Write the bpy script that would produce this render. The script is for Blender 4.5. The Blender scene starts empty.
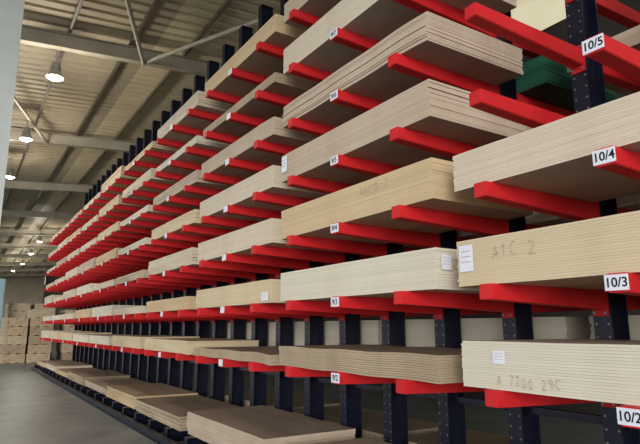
import bpy, bmesh, math, random
from mathutils import Vector, Matrix
random.seed(7)
C = bpy.context.scene.collection
A = 3.0
EYE = 1.72

# ---------------------------------------------------------------- helpers
def srgb(r, g, b):
    def f(c):
        c /= 255.0
        return c/12.92 if c <= 0.04045 else ((c+0.055)/1.055)**2.4
    return (f(r), f(g), f(b), 1.0)

def mat(name, col, col2=None, rough=0.6, scale=6.0, stretch=(1, 1, 1), metal=0.0, emit=None, estr=0, bump=0.0, rnd=0.0, detail=4, spec=0.4):
    m = bpy.data.materials.new(name); m.use_nodes = True
    nt = m.node_tree; N = nt.nodes; L = nt.links
    b = N['Principled BSDF']
    b.inputs['Roughness'].default_value = rough
    b.inputs['Metallic'].default_value = metal
    b.inputs['Specular IOR Level'].default_value = spec
    tc = N.new('ShaderNodeTexCoord'); mp = N.new('ShaderNodeMapping'); mp.inputs['Scale'].default_value = stretch
    nz = N.new('ShaderNodeTexNoise'); nz.inputs['Scale'].default_value = scale; nz.inputs['Detail'].default_value = detail
    L.new(tc.outputs['Object'], mp.inputs['Vector'])
    L.new(mp.outputs['Vector'], nz.inputs['Vector'])
    cr = N.new('ShaderNodeValToRGB')
    cr.color_ramp.elements[0].position = 0.35; cr.color_ramp.elements[1].position = 0.68
    cr.color_ramp.elements[0].color = col
    cr.color_ramp.elements[1].color = col2 if col2 else tuple(min(1, c*1.15) for c in col[:3])+(1,)
    L.new(nz.outputs['Fac'], cr.inputs['Fac'])
    out = cr.outputs['Color']
    if rnd > 0:
        oi = N.new('ShaderNodeObjectInfo')
        mr = N.new('ShaderNodeMapRange'); mr.inputs['To Min'].default_value = 1-rnd; mr.inputs['To Max'].default_value = 1+rnd
        L.new(oi.outputs['Random'], mr.inputs['Value'])
        hs = N.new('ShaderNodeHueSaturation')
        L.new(mr.outputs['Result'], hs.inputs['Value']); L.new(out, hs.inputs['Color'])
        out = hs.outputs['Color']
    L.new(out, b.inputs['Base Color'])
    if bump > 0:
        bp = N.new('ShaderNodeBump'); bp.inputs['Strength'].default_value = bump; bp.inputs['Distance'].default_value = 0.01
        L.new(nz.outputs['Fac'], bp.inputs['Height']); L.new(bp.outputs['Normal'], b.inputs['Normal'])
    if emit:
        b.inputs['Emission Color'].default_value = emit; b.inputs['Emission Strength'].default_value = estr
    return m

M = {}
M['red'] = mat('red_paint', srgb(200, 30, 36), srgb(212, 42, 46), rough=0.55, scale=3, rnd=0.06, spec=.3)
M['blue'] = mat('navy_paint', srgb(12, 15, 32), srgb(20, 24, 46), rough=0.35, scale=5)
M['steel'] = mat('bolt_steel', srgb(120, 120, 125), srgb(150, 150, 155), rough=0.4, metal=0.6)
M['white'] = mat('white_tag', srgb(226, 230, 244), srgb(236, 240, 250), rough=0.5)
M['ink'] = mat('black_ink', srgb(18, 18, 24), srgb(24, 24, 30), rough=0.6)
M['pencil'] = mat('marker_scribble', srgb(158, 140, 118), srgb(206, 190, 164), rough=0.8, scale=40)
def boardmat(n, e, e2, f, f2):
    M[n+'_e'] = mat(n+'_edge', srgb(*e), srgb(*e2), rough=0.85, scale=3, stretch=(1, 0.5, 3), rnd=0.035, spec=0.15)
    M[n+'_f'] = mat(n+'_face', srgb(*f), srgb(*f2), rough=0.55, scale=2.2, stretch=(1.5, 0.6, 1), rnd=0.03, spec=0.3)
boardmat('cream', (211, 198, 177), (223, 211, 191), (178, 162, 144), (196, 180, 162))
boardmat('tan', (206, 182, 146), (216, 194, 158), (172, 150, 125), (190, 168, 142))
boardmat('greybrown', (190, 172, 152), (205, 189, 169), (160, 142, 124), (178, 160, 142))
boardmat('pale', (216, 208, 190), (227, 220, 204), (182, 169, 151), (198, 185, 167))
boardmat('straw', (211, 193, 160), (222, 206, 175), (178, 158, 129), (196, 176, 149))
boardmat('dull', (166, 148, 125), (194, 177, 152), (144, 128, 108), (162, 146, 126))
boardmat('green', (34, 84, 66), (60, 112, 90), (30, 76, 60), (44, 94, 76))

def new_obj(name, mesh, parent=None, loc=(0, 0, 0), rot=None):
    o = bpy.data.objects.new(name, mesh)
    C.objects.link(o)
    if parent: o.parent = parent
    o.location = loc
    if rot: o.rotation_euler = rot
    return o

def top(o, label, cat, group=None, kind=None):
    o['label'] = label; o['category'] = cat
    if group: o['group'] = group
    if kind: o['kind'] = kind
    return o

def bbox(bm, x0, x1, y0, y1, z0, z1, mi=0):
    vs = [bm.verts.new(p) for p in ((x0, y0, z0), (x1, y0, z0), (x1, y1, z0), (x0, y1, z0), (x0, y0, z1), (x1, y0, z1), (x1, y1, z1), (x0, y1, z1))]
    for f in ((0, 3, 2, 1), (4, 5, 6, 7), (0, 1, 5, 4), (1, 2, 6, 5), (2, 3, 7, 6), (3, 0, 4, 7)):
        bm.faces.new([vs[i] for i in f]).material_index = mi
    return vs

def cyl(bm, p0, p1, r, seg=10, r2=None, mi=0):
    p0, p1 = Vector(p0), Vector(p1); d = p1-p0
    q = d.to_track_quat('Z', 'Y').to_matrix().to_4x4(); q.translation = (p0+p1)/2
    n0 = len(bm.faces)
    bmesh.ops.create_cone(bm, cap_ends=True, segments=seg, radius1=r, radius2=r if r2 is None else r2, depth=d.length, matrix=q)
    bm.faces.ensure_lookup_table()
    for f in bm.faces[n0:]: f.material_index = mi

def fin(bm, name, mats, bevel=0):
    if bevel:
        bmesh.ops.bevel(bm, geom=list(bm.edges), offset=bevel, segments=1, affect='EDGES')
    bmesh.ops.recalc_face_normals(bm, faces=list(bm.faces))
    me = bpy.data.meshes.new(name); bm.to_mesh(me); bm.free()
    for m in mats: me.materials.append(m)
    return me

# ---------------------------------------------------------------- rack layout
LEVELS = {2: -.133, 3: .098, 4: .334, 5: .561, 6: .788, 7: 1.015, 8: 1.243}
ztop = {l: EYE+A*v for l, v in LEVELS.items()}
BASETOP = 0.2
NB = 10
XF = 2.965      # tip of the arms
XC0, XC1 = 4.30, 4.54   # column depth
YARM0 = 0.865*A
PITCH = 0.906*A
AS = PITCH/3
COLH = 7.85
def arm_ys(k):
    y = YARM0+PITCH*k
    return [y-2*AS, y-AS, y]

# arm mesh: origin at tip top
bm = bmesh.new()
L_ = XC0-XF
w = .055
v = [(0, -w, -.105), (0, w, -.105), (0, w, 0), (0, -w, 0), (L_-.012, -w, -.15), (L_-.012, w, -.15), (L_-.012, w, 0), (L_-.012, -w, 0)]
vs = [bm.verts.new(p) for p in v]
for f in ((0, 1, 2, 3), (7, 6, 5, 4), (0, 4, 5, 1), (1, 5, 6, 2), (2, 6, 7, 3), (3, 7, 4, 0)): bm.faces.new([vs[i] for i in f])
bmesh.ops.bevel(bm, geom=list(bm.edges), offset=.005, segments=2, affect='EDGES')
bbox(bm, L_-.014, L_-.002, -.065, .065, -.20, .045)
for yy in (-.045, .045):
    for zz in (-.175, .025):
        cyl(bm, (L_-.03, yy, zz), (L_-.013, yy, zz), .012, 6, mi=1)
arm_me = fin(bm, 'cantilever_arm', [M['red'], M['steel']])

# column mesh (H section)
bm = bmesh.new()
hw = .075; t = .014
bbox(bm, XC0, XC0+t, -hw, hw, 0.0, COLH)
bbox(bm, XC1-t, XC1, -hw, hw, 0.0, COLH)
bbox(bm, XC0+t, XC1-t, -.007, .007, 0.0, COLH)
bbox(bm, XC0-.0, XC1, -hw, hw, COLH, COLH+.012)
z = .45
while z < COLH-.2:
    for yy in (-.05, .05):
        cyl(bm, (XC0-.0015, yy, z), (XC0+.001, yy, z), .009, 8, mi=1)
    z += .1
col_me = fin(bm, 'upright_column', [M['blue'], M['steel']])

# base beam (I section lying along x)
bm = bmesh.new()
bx0, bx1 = 2.86, XC0-.002
bbox(bm, bx0, bx1, -.07, .07, 0, .014); bbox(bm, bx0, bx1, -.07, .07, BASETOP-.014, BASETOP); bbox(bm, bx0, bx1, -.006, .006, .014, BASETOP-.014)
bbox(bm, bx0-.01, bx0, -.07, .07, 0, BASETOP)
base_me = fin(bm, 'base_beam', [M['blue']])

bm = bmesh.new(); bbox(bm, 4.38, 4.44, .078, AS-.078, -.03, .03); bbox(bm, 4.37, 4.45, .076, .082, -.06, .06); bbox(bm, 4.37, 4.45, AS-.082, AS-.076, -.06, .06)
strut_me = fin(bm, 'cross_strut', [M['blue']])
bm = bmesh.new(); bbox(bm, -.0035, 0, -.066, .066, -.043, .043)
tag_me = fin(bm, 'location_tag', [M['white']])

def text_mesh(s, size, m, offs=0.0):
    cu = bpy.data.curves.new('lettering', 'FONT'); cu.body = s; cu.size = size; cu.align_x = 'CENTER'; cu.align_y = 'CENTER'; cu.extrude = .0006; cu.offset = offs
    o = bpy.data.objects.new('tmp', cu); C.objects.link(o)
    dg = bpy.context.evaluated_depsgraph_get(); me = bpy.data.meshes.new_from_object(o.evaluated_get(dg))
    bpy.data.objects.remove(o); me.materials.clear(); me.materials.append(m); me.name = 'lettering'
    return me

FACE = (math.radians(90), 0, math.radians(-90))
for k in range(NB):
    ys = arm_ys(k)
    rk = new_obj('cantilever_rack', None, loc=(0, 0, 0)); rk.location = (4.42, ys[1], 0); rk.empty_display_size = .3
    lab = 'navy steel cantilever rack section with red arms holding board stacks'
    if k == 0: lab = 'navy cantilever rack section, red arms tagged 10/2 to 10/5'
    top(rk, lab, 'rack', 'cantilever rack row')
    def ch(name, me, loc, rot=None):
        return new_obj(name, me, rk, (loc[0]-4.42, loc[1]-ys[1], loc[2]), rot)
    for i, y in enumerate(ys):
        ch('upright_column', col_me, (0, y, 0))
        ch('base_beam', base_me, (0, y, 0))
        for l, zt in ztop.items():
            ch('cantilever_arm', arm_me, (XF, y, zt))
            if k < 4 and l < 8:
                ch('cantilever_arm', arm_me, (XC0+XC1-XF, y, zt), (0, 0, math.pi))
        for zz in (1.0, 3.1, 5.1, 7.0):
            if not (k == NB-1 and i == 2):
                ch('cross_strut', strut_me, (0, y, zz))
        if i == 1:
            for l, zt in ztop.items():
                tg = ch('location_tag', tag_me, (XF-.0005, y, zt-.052))
                if k < 2:
                    tx = new_obj('lettering', text_mesh('%d/%d' % (10-k, l), .072, M['ink'], .0012), tg, (-.0042, 0, -.002), FACE)

# floor guide rail in front of the bases
bm = bmesh.new(); bbox(bm, 2.74, 2.82, arm_ys(0)[0]-.2, arm_ys(NB-1)[2]+.2, 0, .1); bbox(bm, 2.70, 2.84, arm_ys(0)[0]-.2, arm_ys(NB-1)[2]+.2, 0, .012)
gr = top(new_obj('guide_rail', fin(bm, 'guide_rail', [M['blue']])), 'long dark blue steel guide rail on the floor along the rack', 'guide rail')

# ---------------------------------------------------------------- board stacks
def sagf(yl, L, arms, amp, droop):
    a0, a1 = arms[0], arms[-1]
    if yl < a0: return -droop*((a0-yl)/.45)**1.6
    if yl > a1: return -droop*((yl-a1)/.45)**1.6*.6
    return -amp*abs(math.sin(math.pi*(yl-a0)/AS))**2

def add_slab(bm, W, L, t, z0, dx, dy, arms, amp, droop, seg=14, rag=0):
    rows = []
    for i in range(seg+1):
        yl = L*i/seg
        s = sagf(yl, L, arms, amp, droop)+z0
        rows.append([bm.verts.new((x+dx, yl+dy, s+zz)) for x, zz in ((0, 0), (W, 0), (W, t), (0, t))])
    for i in range(seg):
        a, b = rows[i], rows[i+1]
        for j in range(4):
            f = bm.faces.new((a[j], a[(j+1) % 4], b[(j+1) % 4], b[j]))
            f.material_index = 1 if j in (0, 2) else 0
    bm.faces.new(rows[0][::-1]); bm.faces.new(rows[-1])

def stack(k, l, h, colr, label, group, x0=3.03, W=1.22, L=2.49, t=.018, individual=False, amp=.002, droop=.003, jit=.0025, jy=.006, yoff=0, gap=.0008, cat='board stack'):
    zt = BASETOP if l == 1 else ztop[l]
    yfar = .964*A+PITCH*k+yoff
    y0 = yfar-L
    arms = [y-y0 for y in arm_ys(k)]
    arms = [a for a in arms if 0 < a < L]
    n = max(2, round(h/(t+gap)))
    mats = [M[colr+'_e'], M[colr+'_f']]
    if individual:
        e = new_obj('board_stack', None, loc=(x0, y0, zt)); e.empty_display_size = .2
        bm = bmesh.new(); add_slab(bm, W, L, t, 0, 0, 0, arms, amp, droop)
        me = fin(bm, 'board', mats)
        drift = 0
        for i in range(n):
            drift += random.uniform(-jit, jit)*.5
            drift = max(-.012, min(.012, drift))
            dy = random.gauss(0, jy) if random.random() < .35 else random.gauss(0, jy*.3)
            o = new_obj('board', me, e, (drift+random.uniform(-jit, jit)*.3, dy, .0006+i*(t+gap)))
    else:
        bm = bmesh.new()
        drift = 0
        for i in range(n):
            drift = max(-.02, min(.02, drift+random.uniform(-jit, jit)))
            add_slab(bm, W, L, t, .0006+i*(t+gap), drift, random.gauss(0, jy), arms, amp, droop, seg=9)
        e = new_obj('board_stack', fin(bm, 'board_stack', mats), loc=(x0, y0, zt))
    top(e, label, cat, group)
    return e, (x0, y0, zt, L, n*(t+gap))

S = {}
G = 'board stacks on the rack arms'
near = {
 (0, 2): (.305, 'pale', .0165, dict()), (0, 3): (.325, 'straw', .0165, dict()), (0, 4): (.285, 'cream', .0155, dict()),
 (1, 2): (.215, 'dull', .017, dict(amp=.010, droop=.010, jit=.012, gap=.0018)), (1, 3): (.325, 'pale', .022, dict()), (1, 4): (.335, 'tan', .02, dict()),
 (1, 5): (.33, 'greybrown', .022, dict()), (1, 6): (.27, 'greybrown', .017, dict(amp=.008, droop=.025, jit=.016, gap=.002)), (1, 7): (.33, 'cream', .022, dict(W=1.2)), (1, 8): (.26, 'greybrown', .022, dict()),
 (2, 2): (.11, 'dull', .016, dict(amp=.01, droop=.03, jit=.03, jy=.03)), (2, 3): (.28, 'straw', .022, dict()), (2, 4): (.30, 'cream', .022, dict()),
 (2, 5): (.27, 'cream', .022, dict()), (2, 6): (.22, 'greybrown', .02, dict(droop=.02)), (2, 7): (.12, 'dull', .02, dict()), (2, 8): (.26, 'tan', .022, dict()),
}
names = {'pale': 'pale cream', 'straw': 'straw yellow', 'cream': 'cream', 'dull': 'dull brown', 'tan': 'tan', 'greybrown': 'grey-brown', 'green': 'dark green'}
for (k, l), (h, c, t, kw) in near.items():
    S[(k, l)] = stack(k, l, h, c, 'neat pile of %s fibreboard sheets on red rack arms' % names[c], G, t=t, individual=True, **kw)
for k in range(3, NB):
    for l in range(2, 9):
        c = random.choice(['pale', 'straw', 'cream', 'tan', 'greybrown', 'cream'])
        if l == 2: c = random.choice(['dull', 'straw', 'pale'])
        h = random.uniform(.13, .31)
        if k == 3 and l == 3: h = .2
        S[(k, l)] = stack(k, l, h, c, 'pile of %s boards on red rack arms' % names[c], G, t=.022, L=2.49-random.uniform(0, .15), jy=.012, jit=.006, droop=random.choice([.003, .003, .015]))
# base level
base = {0: ('pale', .3), 1: ('straw', .25), 2: ('greybrown', .315), 3: ('dull', .2), 4: ('tan', .23), 5: ('greybrown', .14), 6: ('dull', .2), 7: ('tan', .12), 8: ('cream', .18), 9: ('tan', .15)}
for k, (c, h) in base.items():
    S[(k, 1)] = stack(k, 1, h, c, 'pile of %s boards lying on the blue rack base' % names[c], 'board stacks on the rack base', t=.02, x0=2.98 if k != 3 else 2.93, W=1.25, jit=.03 if k > 2 else .006, jy=.04 if k > 2 else .01)
# rear side of the double rack
for k in range(0, 4):
    for l in range(2, 8):
        if l == 7 and k < 2: continue
        c = random.choice(['cream', 'tan', 'pale', 'greybrown'])
        h = random.uniform(.15, .33)
        if (k, l) == (1, 6): c = 'green'; h = .3
        if (k, l) in ((0, 4),): h = .1
        if l == 2: h = .5; c = 'pale'
        stack(k, l, h, c, 'pile of %s boards on arms behind the rack columns' % names[c], 'board stacks on the rear arms', t=.022, x0=4.60)
    stack(k, 1, .2, 'dull', 'pile of brown boards stored low behind the rack columns', 'board stacks on the rear arms', t=.022, x0=4.62)

# papers and handwriting
def paper(st, y, z, wy, hz, face='front', x=None, off=-.013):
    e, (x0, y0, zt, L, h) = st
    bm = bmesh.new()
    bbox(bm, -.001, 0, -wy/2, wy/2, -hz/2, hz/2, 0)
    for i in range(3):
        zz = hz*.25-i*hz*.2
        bbox(bm, -.0016, -.001, -wy*.35, wy*.35, zz, zz+hz*.03, 1)
    me = fin(bm, 'paper_label', [M['white'], M['pencil']])
    if face == 'front':
        new_obj('paper_label', me, e, (off, y-y0, z-zt))
    else:
        new_obj('paper_label', me, e, (x-x0, y-y0, z-zt), (0, 0, math.radians(90)))
paper(S[(0, 3)], 2.80, 2.21, .13, .19)
paper(S[(0, 2)], 2.56, 1.53, .1, .085)
paper(S[(1, 5)], 5.53, 3.60, .13, .19)
paper(S[(1, 3)], 3.095, 2.22, .11, .12, 'end', 3.12)
paper(S[(2, 3)], 5.98, 2.09, .18, .1)
paper(S[(2, 1)], 5.93, .36, .12, .16, off=-.022)
GL = {'A': [[(0, 0), (.35, 1), (.7, 0)], [(.15, .4), (.6, .45)]], '1': [[(.3, 0), (.35, 1), (.15, .8)]], 'C': [[(.7, .85), (.4, 1), (.1, .7), (.1, .25), (.4, 0), (.7, .15)]],
      '2': [[(.1, .8), (.35, 1), (.6, .8), (.5, .5), (.1, 0), (.75, .05)]], '7': [[(.05, 1), (.65, 1), (.3, 0)]], '0': [[(.35, 1), (.08, .6), (.2, .05), (.5, .05), (.62, .6), (.35, 1)]],
      '9': [[(.6, .8), (.3, 1), (.1, .7), (.35, .5), (.6, .75), (.45, 0)]], 'R': [[(.1, 0), (.1, 1), (.55, .85), (.5, .55), (.1, .5), (.65, 0)]], 'O': [[(.35, 1), (.05, .6), (.2, .05), (.5, .05), (.65, .6), (.35, 1)]]}
def scrib(st, s, y, z, size, wd=.004):
    e, (x0, y0, zt, L, h) = st
    ox = -len(s)*.5
    for i, c in enumerate(s):
        if c not in GL: continue
        bm = bmesh.new()
        dz = random.uniform(-.15, .15)
        for st_ in GL[c]:
            for a, b in zip(st_[:-1], st_[1:]):
                p = Vector((0, -a[0]*size*.8, (a[1]-.5)*size)); q = Vector((0, -b[0]*size*.8, (b[1]-.5)*size))
                d = (q-p).normalized(); n = Vector((0, -d.z, d.y))*wd/2
                bm.faces.new([bm.verts.new(v_) for v_ in (p-n, q-n, q+n, p+n)])
        new_obj('handwritten_letter', fin(bm, 'handwritten_letter', [M['pencil']]), e, (-.0135, y-y0-(ox+i)*size*.8, z-zt+dz*size))
scrib(S[(0, 3)], 'A1C 2', 2.38, 2.235, .09)
scrib(S[(0, 2)], 'A 7200 29C', 2.34, 1.385, .06, .0035)
scrib(S[(1, 4)], 'ARCO 2', 3.85, 2.96, .09)

# ---------------------------------------------------------------- building
YE = 92; XL, XR = -12.0, 10.0
def roofz(x): return 8.75+.07*x
floor_m = mat('concrete', srgb(124, 133, 132), srgb(152, 159, 157), rough=.4, scale=1.3, detail=8, bump=.05)
bm = bmesh.new(); bbox(bm, XL-14, XR, -14, YE, -.2, 0)
o = new_obj('floor', fin(bm, 'floor', [floor_m])); top(o, 'grey polished concrete warehouse floor', 'floor', kind='structure')
roof_m = mat('roof_sheet', srgb(174, 160, 136), srgb(194, 180, 154), rough=.6, scale=1.0, stretch=(1, .2, 1))
roof_lit = mat('roof_sheet_lit', srgb(218, 203, 168), srgb(230, 217, 184), rough=.5, scale=1.0)  # paler copy of the sheet: brighter light near the rack put into the colour
wall_m = mat('wall_sheet', srgb(150, 138, 118), srgb(170, 158, 136), rough=.7, scale=.5)
wall_shade_m = mat('wall_side_shaded', srgb(52, 48, 46), srgb(66, 62, 58), rough=.7, scale=.5)  # wall darkened, the shade behind the columns is put into its colour
bm = bmesh.new()
prof = []; y = -6.0
while y < YE:
    prof += [(y, 0), (y+.16, 0), (y+.2, .05), (y+.28, .05), (y+.32, 0)]
    y += .36
xs = [XL, -9, -3, 2.3, 3.6, 5.2, 7, XR]
prev = None
for (yy, dz) in prof:
    row = [bm.verts.new((x, yy, roofz(x)+dz)) for x in xs]
    if prev:
        for i in range(len(xs)-1):
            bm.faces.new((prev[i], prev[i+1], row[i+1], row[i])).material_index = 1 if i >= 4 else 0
    prev = row
o = new_obj('ceiling', fin(bm, 'ceiling', [roof_m, roof_lit])); top(o, 'beige corrugated metal roof', 'ceiling', kind='structure')
bm = bmesh.new(); bbox(bm, XL, XR, YE, YE+.2, 0, 9.6)
top(new_obj('wall_back', fin(bm, 'wall_back', [wall_m])), 'beige metal end wall of the warehouse', 'wall', kind='structure')
WZ = 8.05
bm = bmesh.new(); bbox(bm, XR, XR+.2, -6, YE, 0, WZ); bbox(bm, XR, XR+.2, -6, YE, 9.2, 9.6)
top(new_obj('wall_right', fin(bm, 'wall_right', [wall_shade_m])), 'metal side wall behind the rack, darkened as shade', 'wall', kind='structure')
glow_strip_m = mat('glow_strip', srgb(232, 224, 186), srgb(240, 232, 204), rough=.4, emit=srgb(255, 246, 210), estr=.45)  # added glowing strip standing in for a bright roof patch, no known window
bm = bmesh.new(); y = -6
while y < 20:
    bbox(bm, XR+.05, XR+.1, y+.03, y+1.97, WZ, 9.2, 0); bbox(bm, XR, XR+.16, y-.03, y+.03, WZ, 9.2, 1); y += 2
bbox(bm, XR+.05, XR+.1, 20, YE, WZ, 9.2, 1)
top(new_obj('glow_strip_1', fin(bm, 'glow_strip_1', [glow_strip_m, wall_shade_m])), 'long glowing yellow strip added for brightness high on the wall', 'window', kind='structure')

beam_m = mat('beam_paint', srgb(168, 160, 144), srgb(184, 176, 158), rough=.5, scale=2)
pur_m = mat('purlin_steel', srgb(100, 89, 76), srgb(116, 105, 90), rough=.5, scale=2)
for i in range(13):
    x = -8.4+i*1.42
    bm = bmesh.new(); zz = roofz(x)
    bbox(bm, x-.005, x+.005, -6, YE, zz-.2, zz-.01); bbox(bm, x-.06, x, -6, YE, zz-.2, zz-.19); bbox(bm, x, x+.06, -6, YE, zz-.02, zz-.01)
    top(new_obj('purlin', fin(bm, 'purlin', [pur_m])), 'long thin steel purlin under the roof sheets', 'roof beam', 'roof purlins')
for yb in [5.7+8*i for i in range(11)]:
    bm = bmesh.new()
    for (z0, z1, hw_) in ((-.58, -.56, .1), (-.22, -.2, .1), (-.56, -.22, .008)):
        vs = bbox(bm, XL, XR, yb-hw_, yb+hw_, z0, z1)
        for v_ in vs: v_.co.z += roofz(v_.co.x)
    top(new_obj('roof_rafter', fin(bm, 'roof_rafter', [beam_m])), 'deep beige steel I-beam rafter across the roof', 'roof beam', 'roof rafters')
for p, q in (((3.3, 13.6, 8.35), (1.9, 10.1, 8.35)), ((3.3, 13.6, 8.38), (5.0, 10.0, 8.38)), ((2.0, 21.6, 8.3), (-.5, 14.0, 8.2))):
    bm = bmesh.new(); cyl(bm, p, q, .05, 12)
    for e_ in (p, q): cyl(bm, (e_[0], e_[1], e_[2]-.05), (e_[0], e_[1], e_[2]+.09), .06, 8)
    top(new_obj('roof_brace', fin(bm, 'roof_brace', [beam_m])), 'diagonal beige tubular roof brace', 'roof brace', 'roof braces')

# building column close to the aisle
col_m = mat('column_paint', srgb(206, 214, 212), srgb(218, 224, 222), rough=.5, scale=2)
bm = bmesh.new()
for x0, x1, y0, y1 in ((-.2, .38, 10.0, 10.02), (-.2, .38, 10.28, 10.3), (.07, .10, 10.02, 10.28)):
    bbox(bm, x0, x1, y0, y1, 0, 8.15)
bbox(bm, -.3, .46, 9.9, 10.4, 0, .03)
top(new_obj('building_column', fin(bm, 'building_column', [col_m])), 'pale grey painted steel building column', 'column')

# lamps
shade_m = mat('lamp_shade', srgb(150, 150, 146), srgb(176, 176, 170), rough=.35, metal=.5)
glow_m = mat('lamp_glow', srgb(255, 255, 250), rough=.3, emit=(1, .98, .94, 1), estr=14)
def lathe(prof, seg=24):
    bm = bmesh.new(); prev = None
    for r, z in prof:
        row = [bm.verts.new((r*math.cos(2*math.pi*i/seg), r*math.sin(2*math.pi*i/seg), z)) for i in range(seg)]
        if prev:
            for i in range(seg): bm.faces.new((prev[i], prev[(i+1) % seg], row[(i+1) % seg], row[i]))
        prev = row
    return bm
bm = lathe([(.02, .40), (.10, .38), (.12, .24), (.13, .17), (.17, .08), (.2, 0), (.19, 0), (.15, .08), (.1, .16)]); cyl(bm, (0, 0, .38), (0, 0, .9), .012, 8)
shade_me = fin(bm, 'lamp_shade', [shade_m])
bm = lathe([(.01, -.07), (.1, -.05), (.17, 0), (.185, .03), (.01, .05)]); glow_me = fin(bm, 'lamp_bulb', [glow_m])
for (x, y) in ((1.35, 14.2), (1.2, 19.6), (1.1, 25.1), (4.3, 45), (4.5, 53), (4.6, 62), (4.35, 70)):
    z = roofz(x)-1.13
    e = new_obj('high_bay_lamp', None, loc=(x, y, z)); top(e, 'glowing round high bay lamp hanging below the roof', 'ceiling lamp', 'high bay lamps')
    new_obj('lamp_shade', shade_me, e); new_obj('lamp_bulb', glow_me, e)
    li = bpy.data.lights.new('lamp_light', 'POINT'); li.energy = 160; li.shadow_soft_size = .2; li.color = (1, .93, .8)
    new_obj('lamp_light', li, e, (0, 0, -.28))

# goods beyond the rack end
wood = [mat('timber_%d' % i, srgb(*a), srgb(*b), rough=.8, scale=4, stretch=(1, 1, 8)) for i, (a, b) in enumerate((((176, 154, 126), (198, 178, 150)), ((184, 166, 140), (202, 186, 162)), ((160, 140, 116), (182, 162, 138))))]
for (x, y, n) in ((2.35, 33.5, 5), (3.55, 33.5, 6), (2.75, 37.5, 7), (4.1, 37.5, 7), (5.2, 33.5, 6)):
    z = 0
    for i in range(n):
        bm = bmesh.new()
        for bx in (-.4, 0, .4): bbox(bm, bx-.1, bx+.1, -1.2, 1.2, 0, .03)
        for r in range(4):
            for c in range(6):
                j = random.uniform(-.03, .03)
                bbox(bm, -.54+c*.18, -.54+c*.18+.178, -1.2+j, 1.2+j, .03+r*.1035, .03+r*.1035+.098)
        o = new_obj('timber_pack', fin(bm, 'timber_pack', [random.choice(wood)]), loc=(x+random.uniform(-.04, .04), y, z))
        top(o, 'bundle of sawn brown timber planks on bearers, stacked', 'timber pack', 'timber packs past the rack end')
        z += .445
pb = mat('pale_blue', srgb(150, 186, 200), srgb(170, 200, 212), rough=.5)
bm = bmesh.new(); bbox(bm, 0, 1.6, 0, .1, 0, 4.4)
for i in range(7): bbox(bm, .05, 1.55, -.03, 0, .1+i*.6, .6+i*.6)
top(new_obj('roller_door', fin(bm, 'roller_door', [pb]), loc=(.3, 35.5, 0)), 'pale blue panelled door screen standing past the rack', 'door')

# ---------------------------------------------------------------- light
w = bpy.data.worlds.new('World'); bpy.context.scene.world = w; w.use_nodes = True
bg = w.node_tree.nodes['Background']; bg.inputs[0].default_value = (.92, .95, .98, 1); bg.inputs[1].default_value = 1.25
sun = bpy.data.lights.new('low_sun', 'SUN'); sun.energy = 2.25; sun.angle = math.radians(28); sun.color = (1, .96, .90)
so = new_obj('low_sun', sun, loc=(-6, -8, 6))
so.rotation_euler = Vector((.62, .76, -.12)).to_track_quat('-Z', 'Y').to_euler()

cam = bpy.data.cameras.new('camera'); cam.sensor_width = 36; cam.lens = 558/640*36; cam.clip_end = 300
co = new_obj('camera', cam, loc=(0, 0, EYE)); co.rotation_euler = (math.radians(90+10.76), 0, math.radians(-32.4))
bpy.context.scene.camera = co
bpy.context.scene.view_settings.view_transform = 'Standard'
